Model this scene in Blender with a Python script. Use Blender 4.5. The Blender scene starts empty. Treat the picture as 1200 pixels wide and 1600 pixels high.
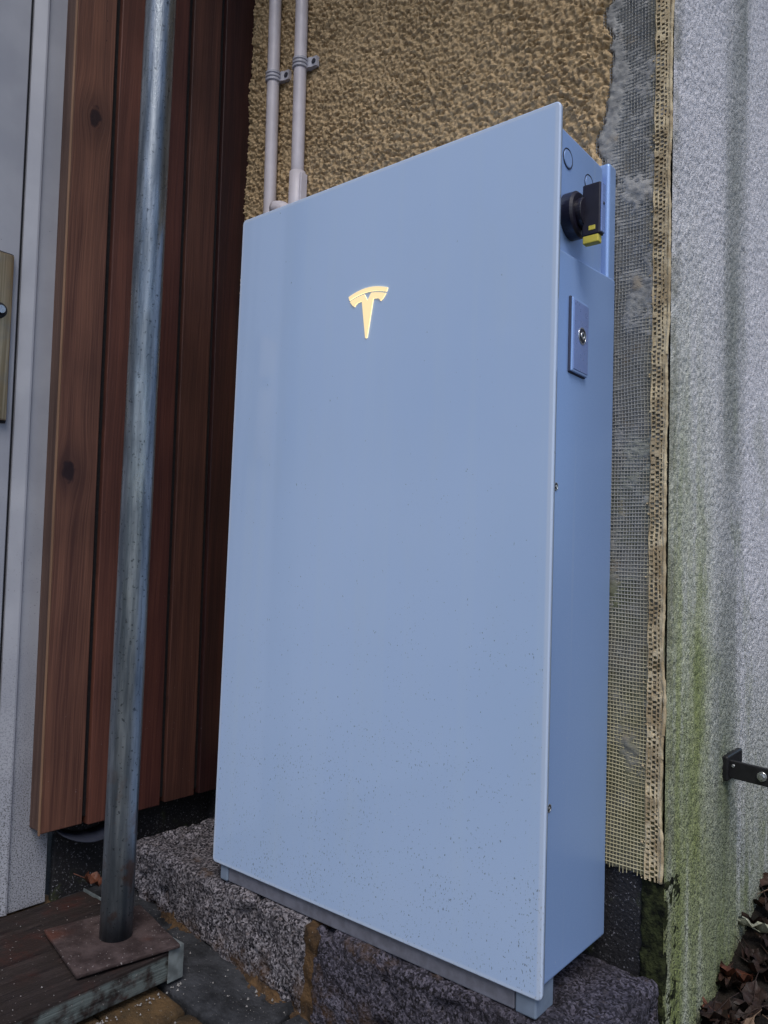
import bpy, bmesh, math, random
import numpy as np
from mathutils import Matrix, Vector

# ------------------------------------------------------------------ camera, sky, sun, exposure
scene = bpy.context.scene
COL = scene.collection
random.seed(4)
RNG = np.random.default_rng(11)

CAM = Vector((1.04376, -0.85307, 0.51112))
YAW, PITCH, ROLL, FPX = -0.686548, 0.062907, 0.035306, 1202.6
f = Vector((math.sin(YAW)*math.cos(PITCH), math.cos(YAW)*math.cos(PITCH), math.sin(PITCH)))
r = Vector((math.cos(YAW), -math.sin(YAW), 0)); u = r.cross(f)
r2 = math.cos(ROLL)*r + math.sin(ROLL)*u; u2 = -math.sin(ROLL)*r + math.cos(ROLL)*u
cam = bpy.data.cameras.new('camera'); camo = bpy.data.objects.new('camera', cam); COL.objects.link(camo)
camo.matrix_world = Matrix(((r2.x, u2.x, -f.x, CAM.x), (r2.y, u2.y, -f.y, CAM.y), (r2.z, u2.z, -f.z, CAM.z), (0, 0, 0, 1)))
cam.sensor_fit = 'VERTICAL'; cam.sensor_height = 36.0; cam.lens = FPX*36/1600
cam.clip_start = 0.02; cam.clip_end = 500
scene.camera = camo

SUN_EL, SUN_AZ = math.radians(54), math.radians(138)    # azimuth clockwise from +Y: the light comes from the front right
world = bpy.data.worlds.new('World'); scene.world = world; world.use_nodes = True
wn = world.node_tree.nodes; wl = world.node_tree.links
bg = wn['Background']; sky = wn.new('ShaderNodeTexSky'); sky.sky_type = 'NISHITA'; sky.sun_disc = False
sky.sun_elevation = SUN_EL; sky.sun_rotation = SUN_AZ; sky.air_density = 1.0; sky.dust_density = 2.0; sky.ozone_density = 1.5
wl.new(sky.outputs[0], bg.inputs[0]); bg.inputs[1].default_value = 0.115
sun = bpy.data.lights.new('sun', 'SUN'); suno = bpy.data.objects.new('sun', sun); COL.objects.link(suno)
sun.energy = 1.5; sun.angle = math.radians(28); sun.color = (1.0, 0.95, 0.88)
sd = Vector((math.sin(SUN_AZ)*math.cos(SUN_EL), math.cos(SUN_AZ)*math.cos(SUN_EL), math.sin(SUN_EL)))
suno.rotation_euler = sd.to_track_quat('Z', 'Y').to_euler(); suno.location = (2, -3, 5)
scene.view_settings.view_transform = 'Standard'; scene.view_settings.look = 'None'
scene.view_settings.exposure = 0.22; scene.view_settings.gamma = 1.0; scene.view_settings.use_curve_mapping = False

# ------------------------------------------------------------------ numpy noise
def _hash(i, j, k, seed):
    n = (i*73856093) ^ (j*19349663) ^ (k*83492791) ^ (seed*2654435761 & 0x7fffffff)
    n = (n ^ (n >> 13)) * 1274126177 & 0x7fffffff
    n = (n ^ (n >> 16)) * 668265263 & 0x7fffffff
    return ((n >> 7) & 0xffff)/65535.0
def vnoise(p, seed=0):
    p = np.asarray(p, float); c = np.floor(p).astype(np.int64); t = p-c; t = t*t*t*(t*(t*6-15)+10)
    out = 0
    for a in (0, 1):
        for b in (0, 1):
            for d in (0, 1):
                w = (t[..., 0] if a else 1-t[..., 0])*(t[..., 1] if b else 1-t[..., 1])*(t[..., 2] if d else 1-t[..., 2])
                out = out + w*_hash(c[..., 0]+a, c[..., 1]+b, c[..., 2]+d, seed)
    return out
def fbm(p, octv=3, seed=0, gain=0.5):
    s = 0; a = 1; tot = 0
    for o in range(octv):
        s = s + a*vnoise(np.asarray(p)*2**o, seed+o*17); tot += a; a *= gain
    return s/tot
def sstep(x, a, b):
    t = np.clip((x-a)/(b-a), 0, 1); return t*t*(3-2*t)

# ------------------------------------------------------------------ object helpers
def tag(o, label=None, cat=None, group=None, kind=None):
    if label: o['label'] = label
    if cat: o['category'] = cat
    if group: o['group'] = group
    if kind: o['kind'] = kind
    return o
def thing(name, loc, label, cat, group=None):
    o = bpy.data.objects.new(name, None); COL.objects.link(o); o.location = loc; o.empty_display_size = 0.05
    return tag(o, label, cat, group)
def wloc(o):
    v = Vector((0, 0, 0))
    while o is not None: v = v+o.location; o = o.parent
    return v
def mesh_obj(name, verts, faces, mat, parent=None, smooth=False, origin=None):
    v = np.asarray(verts, float)
    base = wloc(parent) if parent else Vector((0, 0, 0))
    org = Vector(origin) if origin is not None else base.copy()
    me = bpy.data.meshes.new(name)
    me.from_pydata((v-np.array(org)).tolist(), [], [list(q) for q in faces]); me.update()
    if smooth: me.polygons.foreach_set('use_smooth', [True]*len(me.polygons))
    me.materials.append(mat)
    o = bpy.data.objects.new(name, me); COL.objects.link(o)
    o.parent = parent; o.location = org-base
    return o
class MB:
    def __init__(s): s.v = []; s.f = []; s.n = 0
    def add(s, v, f):
        v = np.asarray(v, float); s.v.append(v); s.f += [tuple(i+s.n for i in q) for q in f]; s.n += len(v); return s
    def obj(s, name, mat, parent=None, smooth=False, origin=None):
        return mesh_obj(name, np.concatenate(s.v), s.f, mat, parent, smooth, origin)
def rbox(lo, hi, rad=0.002, step=None, arc=2, disp=None):
    """rounded box on a surface grid; step gives the density for displaced stone and timber"""
    lo = np.array(lo, float); hi = np.array(hi, float); h = (hi-lo)/2; c = (hi+lo)/2
    rad = min(rad, h.min()*0.95); ax = []
    for a in range(3):
        e = [rad*(1-math.cos(math.pi/2*k/arc)) if False else rad*k/arc for k in range(arc+1)]
        inner = 2*h[a]-2*rad; n = 1 if not step else max(1, int(round(inner/step)))
        q = [-h[a]+x for x in e]+[-h[a]+rad+inner*k/n for k in range(1, n)]+[h[a]-x for x in reversed(e)]
        ax.append(np.array(q))
    idx = {}; V = []; F = []
    def vid(p):
        k = tuple(np.round(p*1e6).astype(int))
        if k not in idx: idx[k] = len(V); V.append(p)
        return idx[k]
    for a in range(3):
        b, d = (a+1) % 3, (a+2) % 3
        for s in (-1, 1):
            ids = np.empty((len(ax[b]), len(ax[d])), int)
            for i, x in enumerate(ax[b]):
                for j, y in enumerate(ax[d]):
                    p = np.zeros(3); p[a] = s*h[a]; p[b] = x; p[d] = y; ids[i, j] = vid(p)
            for i in range(len(ax[b])-1):
                for j in range(len(ax[d])-1):
                    q = (ids[i, j], ids[i+1, j], ids[i+1, j+1], ids[i, j+1]); F.append(q if s > 0 else q[::-1])
    V = np.array(V); inn = np.clip(V, -(h-rad), h-rad); d = V-inn
    L = np.linalg.norm(d, axis=1, keepdims=True); nrm = d/np.maximum(L, 1e-9)
    P = inn+nrm*rad+c
    if disp is not None: P = P+nrm*disp(P)[:, None]
    return P, F
def box(lo, hi): return rbox(lo, hi, 1e-4, arc=1)
def tube(path, rads, n=16, cap=True):
    path = np.asarray(path, float); m = len(path); rads = np.broadcast_to(rads, (m,))
    V = []; F = []
    t = np.gradient(path, axis=0); t /= np.linalg.norm(t, axis=1, keepdims=True)
    ref = np.array([0, 0, 1.0]) if abs(t[0][2]) < .9 else np.array([1.0, 0, 0])
    for i in range(m):
        s = np.cross(t[i], ref); s /= np.linalg.norm(s); w = np.cross(s, t[i])
        for k in range(n):
            a = 2*math.pi*k/n; V.append(path[i]+rads[i]*(math.cos(a)*s+math.sin(a)*w))
    for i in range(m-1):
        for k in range(n):
            F.append((i*n+k, i*n+(k+1) % n, (i+1)*n+(k+1) % n, (i+1)*n+k))
    if cap:
        F.append(tuple(range(n-1, -1, -1))); F.append(tuple((m-1)*n+k for k in range(n)))
    F = [tuple(reversed(q)) for q in F]
    return np.array(V), F
def prism(poly, axis, a0, a1):
    """extrude a 2-D polygon along an axis; poly in the two other axes (cyclic order kept as xz / xy / yz)"""
    n = len(poly); V = []
    for a in (a0, a1):
        for p in poly:
            if axis == 'y': V.append((p[0], a, p[1]))
            elif axis == 'z': V.append((p[0], p[1], a))
            else: V.append((a, p[0], p[1]))
    F = [tuple(range(n)), tuple(range(2*n-1, n-1, -1))]+[(i, i+n, (i+1) % n+n, (i+1) % n) for i in range(n)]
    return np.array(V), F
def grid(fn, us, vs, mask=None):
    U, W = np.meshgrid(us, vs, indexing='ij'); P = fn(U, W).reshape(-1, 3); m = len(vs); F = []
    for i in range(len(us)-1):
        for j in range(m-1):
            if mask is None or mask[i, j]:
                F.append((i*m+j, (i+1)*m+j, (i+1)*m+j+1, i*m+j+1))
    return P, F
def fix_normals(o):
    bm = bmesh.new(); bm.from_mesh(o.data); bmesh.ops.recalc_face_normals(bm, faces=bm.faces); bm.to_mesh(o.data); bm.free(); return o
LEAN = 0.0168                                   # the door-side wall leans a touch: y shifts with height
def lean(v): v = np.array(v, float); v[:, 1] -= LEAN*v[:, 2]; return v

# ------------------------------------------------------------------ materials
class NT:
    def __init__(s, name, rough=0.6, metallic=0.0, spec=0.5, coat=0.0):
        s.m = bpy.data.materials.new(name); s.m.use_nodes = True; s.t = s.m.node_tree; s.b = s.t.nodes['Principled BSDF']
        s.b.inputs['Roughness'].default_value = rough; s.b.inputs['Metallic'].default_value = metallic
        s.b.inputs['Specular IOR Level'].default_value = spec; s.b.inputs['Coat Weight'].default_value = coat
        s.pos = s.n('ShaderNodeNewGeometry').outputs['Position']
    def n(s, t, **kw):
        o = s.t.nodes.new(t)
        for k, v in kw.items(): setattr(o, k, v)
        return o
    def l(s, a, b): s.t.links.new(a, b)
    def inp(s, sock, v):
        if hasattr(v, 'is_linked') or isinstance(v, bpy.types.NodeSocket): s.l(v, sock)
        else: sock.default_value = v
    def math(s, op, a, b=0.0, c=0.0, clamp=False):
        o = s.n('ShaderNodeMath', operation=op); o.use_clamp = clamp
        s.inp(o.inputs[0], a); s.inp(o.inputs[1], b); s.inp(o.inputs[2], c); return o.outputs[0]
    def xyz(s):
        o = s.n('ShaderNodeSeparateXYZ'); s.l(s.pos, o.inputs[0]); return o.outputs
    def vec(s, x, y, z):
        o = s.n('ShaderNodeCombineXYZ'); [s.inp(o.inputs[i], q) for i, q in enumerate((x, y, z))]; return o.outputs[0]
    def scale(s, v, k):
        o = s.n('ShaderNodeMapping'); s.l(v, o.inputs[0]); o.inputs['Scale'].default_value = k; return o.outputs[0]
    def noise(s, scale, detail=3, rough=0.5, vec=None, dist=0.0):
        o = s.n('ShaderNodeTexNoise'); s.l(vec if vec is not None else s.pos, o.inputs['Vector'])
        o.inputs['Scale'].default_value = scale; o.inputs['Detail'].default_value = detail; o.inputs['Roughness'].default_value = rough
        o.inputs['Distortion'].default_value = dist; return o.outputs[0]
    def voro(s, scale, vec=None, feature='F1', rand=1.0, out=0):
        o = s.n('ShaderNodeTexVoronoi', feature=feature); s.l(vec if vec is not None else s.pos, o.inputs['Vector'])
        o.inputs['Scale'].default_value = scale; o.inputs['Randomness'].default_value = rand; return o.outputs[out]
    def ramp(s, v, a, b, lo=0.0, hi=1.0, smooth=True):
        o = s.n('ShaderNodeMapRange'); o.interpolation_type = 'SMOOTHSTEP' if smooth else 'LINEAR'
        s.inp(o.inputs[0], v); s.inp(o.inputs[1], a); s.inp(o.inputs[2], b); s.inp(o.inputs[3], lo); s.inp(o.inputs[4], hi); return o.outputs[0]
    def mix(s, fac, a, b, mode='MIX'):
        o = s.n('ShaderNodeMix', data_type='RGBA', blend_type=mode)
        s.inp(o.inputs[0], fac)
        for i, q in ((6, a), (7, b)):
            if isinstance(q, tuple): o.inputs[i].default_value = (*q, 1) if len(q) == 3 else q
            else: s.l(q, o.inputs[i])
        return o.outputs[2]
    def color(s, c):
        if isinstance(c, tuple): s.b.inputs['Base Color'].default_value = (*c, 1)
        else: s.l(c, s.b.inputs['Base Color'])
    def rough(s, v): s.inp(s.b.inputs['Roughness'], v)
    def bump(s, h, dist=0.001, strength=1.0, prev=None):
        o = s.n('ShaderNodeBump'); o.inputs['Distance'].default_value = dist; o.inputs['Strength'].default_value = strength
        s.l(h, o.inputs['Height'])
        if prev is not None: s.l(prev, o.inputs['Normal'])
        s.l(o.outputs[0], s.b.inputs['Normal']); return o.outputs[0]

def m_plain(name, col, rough=0.6, metallic=0.0, bump=None, var=0.12, vs=40):
    t = NT(name, rough, metallic); nn = t.noise(vs, 4)
    c = t.mix(t.ramp(nn, .3, .7), tuple(x*(1-var) for x in col), tuple(x*(1+var) for x in col)); t.color(c)
    t.rough(t.ramp(t.noise(vs*3, 3), .2, .8, max(rough-.1, .03), rough+.1))
    if bump: t.bump(t.noise(bump[0], 4), bump[1])
    return t.m

def m_tan():
    t = NT('tan_roughcast', 1.0, spec=0.05)
    n1 = t.noise(160, 4, .6); n2 = t.noise(5, 3)
    c = t.mix(t.ramp(n1, .3, .7), (.36, .26, .150), (.62, .47, .295))
    c = t.mix(t.ramp(n2, .35, .7, 0, .25), c, (.36, .27, .16))
    c = t.mix(t.ramp(t.noise(1, 4, .6, t.scale(t.pos, (13, 1, 2.5))), .48, .72, 0, .22), c, (.24, .17, .10))
    c = t.mix(t.ramp(t.noise(700, 2), .62, .75, 0, .5), c, (.56, .45, .28)); t.color(c)
    t.bump(t.noise(420, 4, .6), .0012); return t.m

def m_grey_plaster():
    t = NT('grey_base_plaster', 0.9, spec=0.2); x, y, z = t.xyz()
    c = t.mix(t.ramp(t.noise(60, 5, .6), .3, .7), (.20, .205, .21), (.38, .38, .375))
    low = t.ramp(z, 1.0, .25)
    g = t.math('MULTIPLY', low, t.ramp(t.noise(16, 4, .6), .40, .62))
    c = t.mix(t.math('MULTIPLY', g, .75), c, (.10, .125, .03))
    c = t.mix(t.math('MULTIPLY', t.ramp(z, .75, .15), .65), c, (.13, .115, .06))
    br = t.math('MULTIPLY', t.ramp(t.noise(30, 4), .55, .7), .5); c = t.mix(br, c, (.17, .12, .06))
    t.color(c); t.bump(t.noise(500, 4, .6), .001); return t.m

def m_fibre():
    t = NT('glass_fibre_mesh', 0.6); x, y, z = t.xyz()
    c = t.mix(t.ramp(t.noise(25, 3), .35, .7), (.28, .26, .19), (.44, .41, .30))
    up = t.math('MULTIPLY', t.ramp(t.math('ADD', z, t.math('MULTIPLY', t.math('SUBTRACT', t.noise(9, 3), .5), .5)), .25, .55), t.ramp(x, .662, .640)); c = t.mix(t.math('MULTIPLY', up, .85), c, (.32, .33, .34))      # strands still coated in plaster
    c = t.mix(t.math('MULTIPLY', t.ramp(z, .6, .2), .4), c, (.42, .38, .20)); t.color(c); return t.m

def m_bead():
    t = NT('corner_bead_plastic', 0.7)
    c = t.mix(t.ramp(t.noise(45, 4, .6), .35, .68), (.33, .255, .15), (.60, .51, .34)); t.color(c)
    t.bump(t.noise(500, 3), .0008); return t.m

def m_side():
    t = NT('painted_roughcast', 0.85, spec=0.25); x, y, z = t.xyz()
    base = t.mix(t.ramp(t.noise(470, 3, .65), .34, .58), (.46, .47, .53), (.86, .86, .93))
    streakv = t.scale(t.pos, (1, 14, .9)); st = t.noise(1.6, 4, .6, streakv)
    g1 = t.math('MULTIPLY', t.ramp(y, .50, .20), t.ramp(z, 1.2, .25))                # algae by the corner, low down
    g2 = t.math('MULTIPLY', t.ramp(t.math('ABSOLUTE', t.math('SUBTRACT', y, t.math('ADD', t.math('ADD', .480, t.math('MULTIPLY', t.math('SUBTRACT', st, .5), .10)), t.math('MULTIPLY', t.math('SUBTRACT', z, .6), .045)))), .105, .008), t.ramp(t.noise(3.0, 2), .25, .55, .55, 1))
    wet = t.mix(t.math('MULTIPLY', g2, .66), base, (.085, .115, .075), 'MIX')
    alg = t.math('MULTIPLY', g1, t.ramp(st, .3, .62, .35, 1.0))
    c = t.mix(t.math('MULTIPLY', alg, .82), wet, (.30, .36, .055))
    pt = t.noise(11, 5, .65, t.scale(t.pos, (1, 1, .45)))
    ys = t.math('MULTIPLY', t.ramp(t.math('ABSOLUTE', t.math('SUBTRACT', y, .325)), .10, .0), t.math('MULTIPLY', t.ramp(z, .75, .25), t.ramp(z, -.12, .1, .3, 1)))
    c = t.mix(t.math('MULTIPLY', ys, t.ramp(pt, .34, .6, .15, .60)), c, (.33, .39, .07))
    gp = t.math('MULTIPLY', t.ramp(z, 1.15, .35), t.ramp(pt, .50, .68)); c = t.mix(t.math('MULTIPLY', gp, .5), c, (.16, .21, .07))
    g4 = t.math('MULTIPLY', t.ramp(z, .55, -.1), t.ramp(st, .25, .6, .4, 1.0))
    c = t.mix(t.math('MULTIPLY', g4, .78), c, (.17, .205, .065))
    g3 = t.math('MULTIPLY', t.ramp(y, .245, .195), .65); c = t.mix(t.math('MULTIPLY', g3, t.ramp(t.noise(20, 4), .3, .65)), c, (.12, .12, .06))
    drip = t.math('MULTIPLY', t.ramp(t.math('ABSOLUTE', t.math('SUBTRACT', y, .475)), .018, .004), t.math('MULTIPLY', t.ramp(z, .19, .17), t.ramp(z, .0, .16)))
    c = t.mix(t.math('MULTIPLY', drip, .6), c, (.09, .11, .05))
    pit = t.ramp(t.noise(400, 2, .6), .52, .58)
    low = t.ramp(z, 1.0, .0, .16, .80)
    c = t.mix(t.math('MULTIPLY', pit, low), c, (.045, .055, .04)); t.color(c)
    t.bump(t.noise(380, 4, .6), .003); return t.m

def m_bitumen():
    t = NT('black_bitumen_plinth', 0.75); c = t.mix(t.ramp(t.noise(260, 3, .7), .60, .67), (.006, .006, .009), (.20, .20, .23))
    c = t.mix(t.ramp(t.noise(20, 4), .58, .7, 0, .5), c, (.055, .07, .02)); t.color(c); t.bump(t.noise(170, 4, .6), .003); return t.m
def m_moss():
    t = NT('mossy_render_edge', .95, spec=.1); c = t.mix(t.ramp(t.noise(70, 5, .6), .35, .65), (.005, .006, .005), (.035, .042, .018)); t.color(c); t.bump(t.noise(240, 4), .003); return t.m

def m_wood(name, dark, light, knots=(), axis_y=True, seed=0.0, wet=0.0):
    """grain runs along z; knots = list of (y, z, radius) in world space that bend and darken the grain"""
    t = NT(name, 0.55, spec=.35); x, y, z = t.xyz()
    a = y if axis_y else x; off = 0.0
    km = None
    for (ky, kz, kr) in knots:
        dy = t.math('SUBTRACT', a, ky); dz = t.math('MULTIPLY', t.math('SUBTRACT', z, kz), .62)
        d = t.math('SQRT', t.math('ADD', t.math('MULTIPLY', dy, dy), t.math('MULTIPLY', dz, dz)))
        push = t.math('MULTIPLY', t.math('DIVIDE', dy, t.math('ADD', d, .004)), t.math('MULTIPLY', t.ramp(d, kr*4.5, 0), kr*1.0))
        a = t.math('SUBTRACT', a, push)
        nz = t.math('MULTIPLY', t.math('SUBTRACT', t.noise(90, 3), .5), kr*.9)
        m = t.ramp(t.math('ADD', d, nz), kr*1.15, kr*.55); halo = t.math('MULTIPLY', t.ramp(d, kr*3.2, kr*.8), .45)
        m = t.math('MAXIMUM', m, halo); km = m if km is None else t.math('MAXIMUM', km, m)
    warp = t.math('MULTIPLY', t.math('SUBTRACT', t.noise(1.0, 2, .5, t.vec(t.math('MULTIPLY', a, 16), seed, t.math('MULTIPLY', z, 2.4))), .5), .02)
    a = t.math('ADD', a, warp)
    g1 = t.noise(1.0, 4, .6, t.vec(t.math('MULTIPLY', a, 330), seed, t.math('MULTIPLY', z, 5)))
    g2 = t.noise(1.0, 3, .5, t.vec(t.math('MULTIPLY', a, 45), seed+3, t.math('MULTIPLY', z, 1.3)))
    g = t.math('ADD', t.math('MULTIPLY', g1, .55), t.math('MULTIPLY', g2, .45))
    c = t.mix(t.ramp(g, .34, .66), dark, light)
    fib = t.noise(1.0, 2, .5, t.vec(t.math('MULTIPLY', a, 1400), seed, t.math('MULTIPLY', z, 30)))
    c = t.mix(t.ramp(fib, .6, .8, 0, .22), c, tuple(q*.4 for q in dark))
    big = t.noise(5, 3); c = t.mix(t.ramp(big, .4, .7, 0, .35), c, tuple(q*.6 for q in dark))
    if km is not None: c = t.mix(t.math('MULTIPLY', km, .96), c, (.014, .006, .009))
    dots = t.ramp(t.noise(75, 1, .5, t.scale(t.pos, (1, 1, .7))), .80, .83); c = t.mix(dots, c, (.02, .008, .01))
    grit = t.math('MULTIPLY', t.ramp(t.noise(330, 2, .6), .73, .78), t.ramp(z, .75, .05)); c = t.mix(t.math('MULTIPLY', grit, .6), c, (.40, .36, .38))
    t.color(c); t.rough(t.ramp(g, .3, .7, .62, .48)); t.bump(t.math('ADD', g1, t.math('MULTIPLY', fib, .4)), .0006); return t.m

def m_door():
    t = NT('white_door_paint', 0.38); x, y, z = t.xyz()
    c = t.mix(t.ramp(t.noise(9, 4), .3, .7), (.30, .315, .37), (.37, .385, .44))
    pol = t.ramp(t.noise(110, 2, .6), .76, .79)
    low = t.math('MULTIPLY', t.ramp(t.noise(420, 3, .7), .50, .60), t.ramp(z, .42, -.05))
    mid = t.math('MULTIPLY', t.ramp(t.noise(300, 3, .6), .66, .70), t.ramp(z, .85, .3))
    c = t.mix(t.math('MULTIPLY', pol, .75), c, (.05, .045, .05)); c = t.mix(t.math('MULTIPLY', mid, .7), c, (.06, .055, .055))
    c = t.mix(t.math('MULTIPLY', low, .9), c, (.04, .042, .04)); t.color(c); return t.m

def m_panel():
    t = NT('white_glass_front', 0.10, spec=.5, coat=.35); t.b.inputs['Coat Roughness'].default_value = .04; x, y, z = t.xyz()
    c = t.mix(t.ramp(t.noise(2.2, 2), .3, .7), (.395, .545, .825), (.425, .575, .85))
    fine = t.scale(t.pos, (1, 1, .55))
    lowd = t.ramp(z, .62, -.03)
    thr = t.math('ADD', t.ramp(z, .95, -.02, .755, .622, False), t.math('MULTIPLY', t.math('SUBTRACT', .5, t.noise(14, 4, .65)), .22))
    sp = t.ramp(t.noise(380, 2, .6, fine), thr, t.math('ADD', thr, .035))
    c = t.mix(t.math('MULTIPLY', sp, .72), c, (.05, .06, .085))
    sp2 = t.ramp(t.noise(150, 2, .6, fine), .735, .765); c = t.mix(t.math('MULTIPLY', sp2, .7), c, (.06, .065, .09))
    wh = t.ramp(t.noise(190, 2, .6, t.scale(t.pos, (1.3, 1, 1.1))), .725, .77); c = t.mix(t.math('MULTIPLY', wh, .35), c, (.80, .84, .9))
    dust = t.math('MULTIPLY', t.ramp(t.noise(700, 3, .7), .45, .7), t.ramp(z, .35, .0, 0, .16)); c = t.mix(dust, c, (.30, .33, .36))
    run = t.noise(1.0, 4, .6, t.scale(t.pos, (38, 1, 1.1))); c = t.mix(t.ramp(run, .45, .75, 0, .22), c, (.46, .60, .80))     # dried water runs
    run2 = t.noise(1.0, 3, .6, t.scale(t.pos, (11, 1, 4.0))); c = t.mix(t.ramp(run2, .5, .75, 0, .16), c, (.44, .56, .72))
    ed = t.math('MAXIMUM', t.math('MAXIMUM', t.ramp(x, .0075, .0035), t.ramp(x, .6005, .6040)), t.math('MAXIMUM', t.ramp(z, 1.0915, 1.095), t.ramp(z, .0075, .0035)))
    c = t.mix(t.math('MULTIPLY', ed, .45), c, (.62, .70, .84))       # clear unbacked rim of the glass
    t.color(c); t.rough(t.math('ADD', t.ramp(t.noise(6, 4), .3, .8, .06, .14), t.math('MULTIPLY', sp, .4))); return t.m

def m_case():
    t = NT('satin_metal_case', 0.34, metallic=.32, spec=.5); x, y, z = t.xyz()
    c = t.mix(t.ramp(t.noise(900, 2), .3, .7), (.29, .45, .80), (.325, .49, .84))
    sp = t.math('MULTIPLY', t.ramp(t.noise(260, 2, .6), .72, .76), t.ramp(z, .8, .0, .15, .6)); c = t.mix(sp, c, (.62, .70, .85))
    st = t.noise(1.0, 3, .5, t.scale(t.pos, (60, 60, 1.2))); c = t.mix(t.ramp(st, .6, .75, 0, .15), c, (.6, .68, .8))
    t.color(c); t.bump(t.noise(900, 2), .0001, .5); return t.m

def m_galv():
    t = NT('galvanised_steel', 0.34, metallic=.85); x, y, z = t.xyz()
    n1 = t.noise(1, 4, .6, t.scale(t.pos, (90, 90, 7))); n2 = t.noise(28, 4, .6, t.scale(t.pos, (1, 1, .35)))
    c = t.mix(t.ramp(n1, .3, .7), (.115, .14, .17), (.31, .345, .38))
    c = t.mix(t.ramp(n2, .45, .68, 0, .45), c, (.085, .105, .13))
    c = t.mix(t.ramp(t.noise(170, 3, .6), .60, .68, 0, .8), c, (.045, .055, .065))
    ru = t.math('MULTIPLY', t.ramp(t.noise(22, 4, .6), .56, .66), t.ramp(z, .25, .0)); c = t.mix(t.math('MULTIPLY', ru, .7), c, (.16, .07, .035))
    dk = t.ramp(z, .12, -.05, 0, .65); c = t.mix(t.math('MULTIPLY', dk, t.ramp(n2, .2, .6, .5, 1)), c, (.03, .035, .045))
    t.color(c); t.rough(t.math('ADD', t.ramp(n2, .3, .7, .20, .36), t.ramp(z, 1.0, .0, 0, .12)))
    t.b.inputs['Metallic'].default_value = .82
    t.bump(t.noise(1, 4, .6, t.scale(t.pos, (420, 420, 110))), .00035); return t.m

def m_granite(name, a, b, cc, rust=True):
    t = NT(name, 0.85, spec=.25); x, y, z = t.xyz()
    v = t.noise(230, 3, .65); w = t.noise(120, 3, .6)
    vc = t.n('ShaderNodeTexVoronoi'); t.l(t.pos, vc.inputs['Vector']); vc.inputs['Scale'].default_value = 330
    sv = t.n('ShaderNodeSeparateColor'); t.l(vc.outputs['Color'], sv.inputs[0])
    c = t.mix(t.ramp(t.math('ADD', t.math('MULTIPLY', sv.outputs[0], .6), t.math('MULTIPLY', v, .4)), .25, .75), a, b); c = t.mix(t.ramp(w, .56, .66, 0, .75), c, cc)
    c = t.mix(t.ramp(sv.outputs[1], .80, .84), c, (.015, .014, .018))
    c = t.mix(t.ramp(t.noise(210, 3, .6), .53, .60, 0, .85), c, (.022, .020, .028))
    big = t.noise(9, 4, .6); c = t.mix(t.ramp(big, .45, .7, 0, .55), c, tuple(q*.5 for q in a))
    if rust:
        rm = t.math('MULTIPLY', t.ramp(t.noise(24, 5, .65), .44, .62), t.ramp(z, -.075, -.14))
        c = t.mix(t.math('MULTIPLY', rm, .85), c, (.075, .040, .018))
        r2_ = t.math('MULTIPLY', t.ramp(t.noise(16, 5, .6), .60, .70), .55); c = t.mix(r2_, c, (.10, .06, .035))
    t.color(c); t.bump(t.noise(260, 4, .7), .006); return t.m

def m_stone(name, a, b, moss=None, sc=30, fleck=.7):
    t = NT(name, 0.85, spec=.3); v = t.noise(sc, 5, .65)
    c = t.mix(t.ramp(v, .3, .7), a, b); c = t.mix(t.ramp(t.noise(300, 3, .6), .66, .73, 0, fleck), c, (.34, .33, .32))
    if moss: c = t.mix(t.ramp(t.noise(14, 4), .5, .7, 0, .6), c, moss)
    t.color(c); t.bump(t.noise(160, 5, .65), .004); return t.m

def m_plank():
    t = NT('weathered_sole_board', .85, spec=.2); x, y, z = t.xyz()
    g = t.noise(1, 5, .65, t.vec(t.math('MULTIPLY', x, 120), t.math('MULTIPLY', y, 5), t.math('MULTIPLY', z, 120)))
    c = t.mix(t.ramp(g, .3, .7), (.008, .006, .007), (.040, .030, .029))
    c = t.mix(t.ramp(t.noise(13, 4), .45, .68, 0, .65), c, (.05, .014, .01)); c = t.mix(t.ramp(t.noise(34, 5, .7), .38, .60, 0, .8), c, (.020, .015, .014))
    side = t.math('MULTIPLY', t.ramp(z, -.088, -.094), t.ramp(t.noise(40, 4, .6), .35, .62)); c = t.mix(t.math('MULTIPLY', side, .75), c, (.13, .16, .16))
    c = t.mix(t.ramp(t.noise(250, 2), .71, .76), c, (.28, .25, .25)); t.color(c); t.bump(g, .003); return t.m
def m_rustplate():
    t = NT('rusty_steel_plate', .8, metallic=.1); n = t.noise(28, 5, .65)
    c = t.mix(t.ramp(n, .35, .65), (.024, .013, .013), (.068, .047, .047)); c = t.mix(t.ramp(t.noise(9, 3), .5, .66, 0, .8), c, (.075, .02, .01))
    c = t.mix(t.ramp(t.noise(300, 2), .68, .74), c, (.35, .32, .32)); t.color(c); t.bump(t.noise(120, 5, .6), .002); return t.m
def m_brass():
    t = NT('brushed_bronze', .32, metallic=.9); b_ = t.noise(1, 3, .5, t.scale(t.pos, (300, 300, 4)))
    c = t.mix(t.ramp(b_, .3, .7), (.38, .28, .16), (.58, .46, .30)); c = t.mix(t.ramp(t.noise(30, 4), .5, .7, 0, .5), c, (.32, .29, .25)); t.color(c); return t.m
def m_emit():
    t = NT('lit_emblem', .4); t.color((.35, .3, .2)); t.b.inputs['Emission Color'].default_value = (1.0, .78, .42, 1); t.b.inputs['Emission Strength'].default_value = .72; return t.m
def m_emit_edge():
    t = NT('lit_emblem_edge', .4); t.color((.35, .3, .2)); t.b.inputs['Emission Color'].default_value = (1.0, .74, .36, 1); t.b.inputs['Emission Strength'].default_value = 1.4; return t.m
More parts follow.
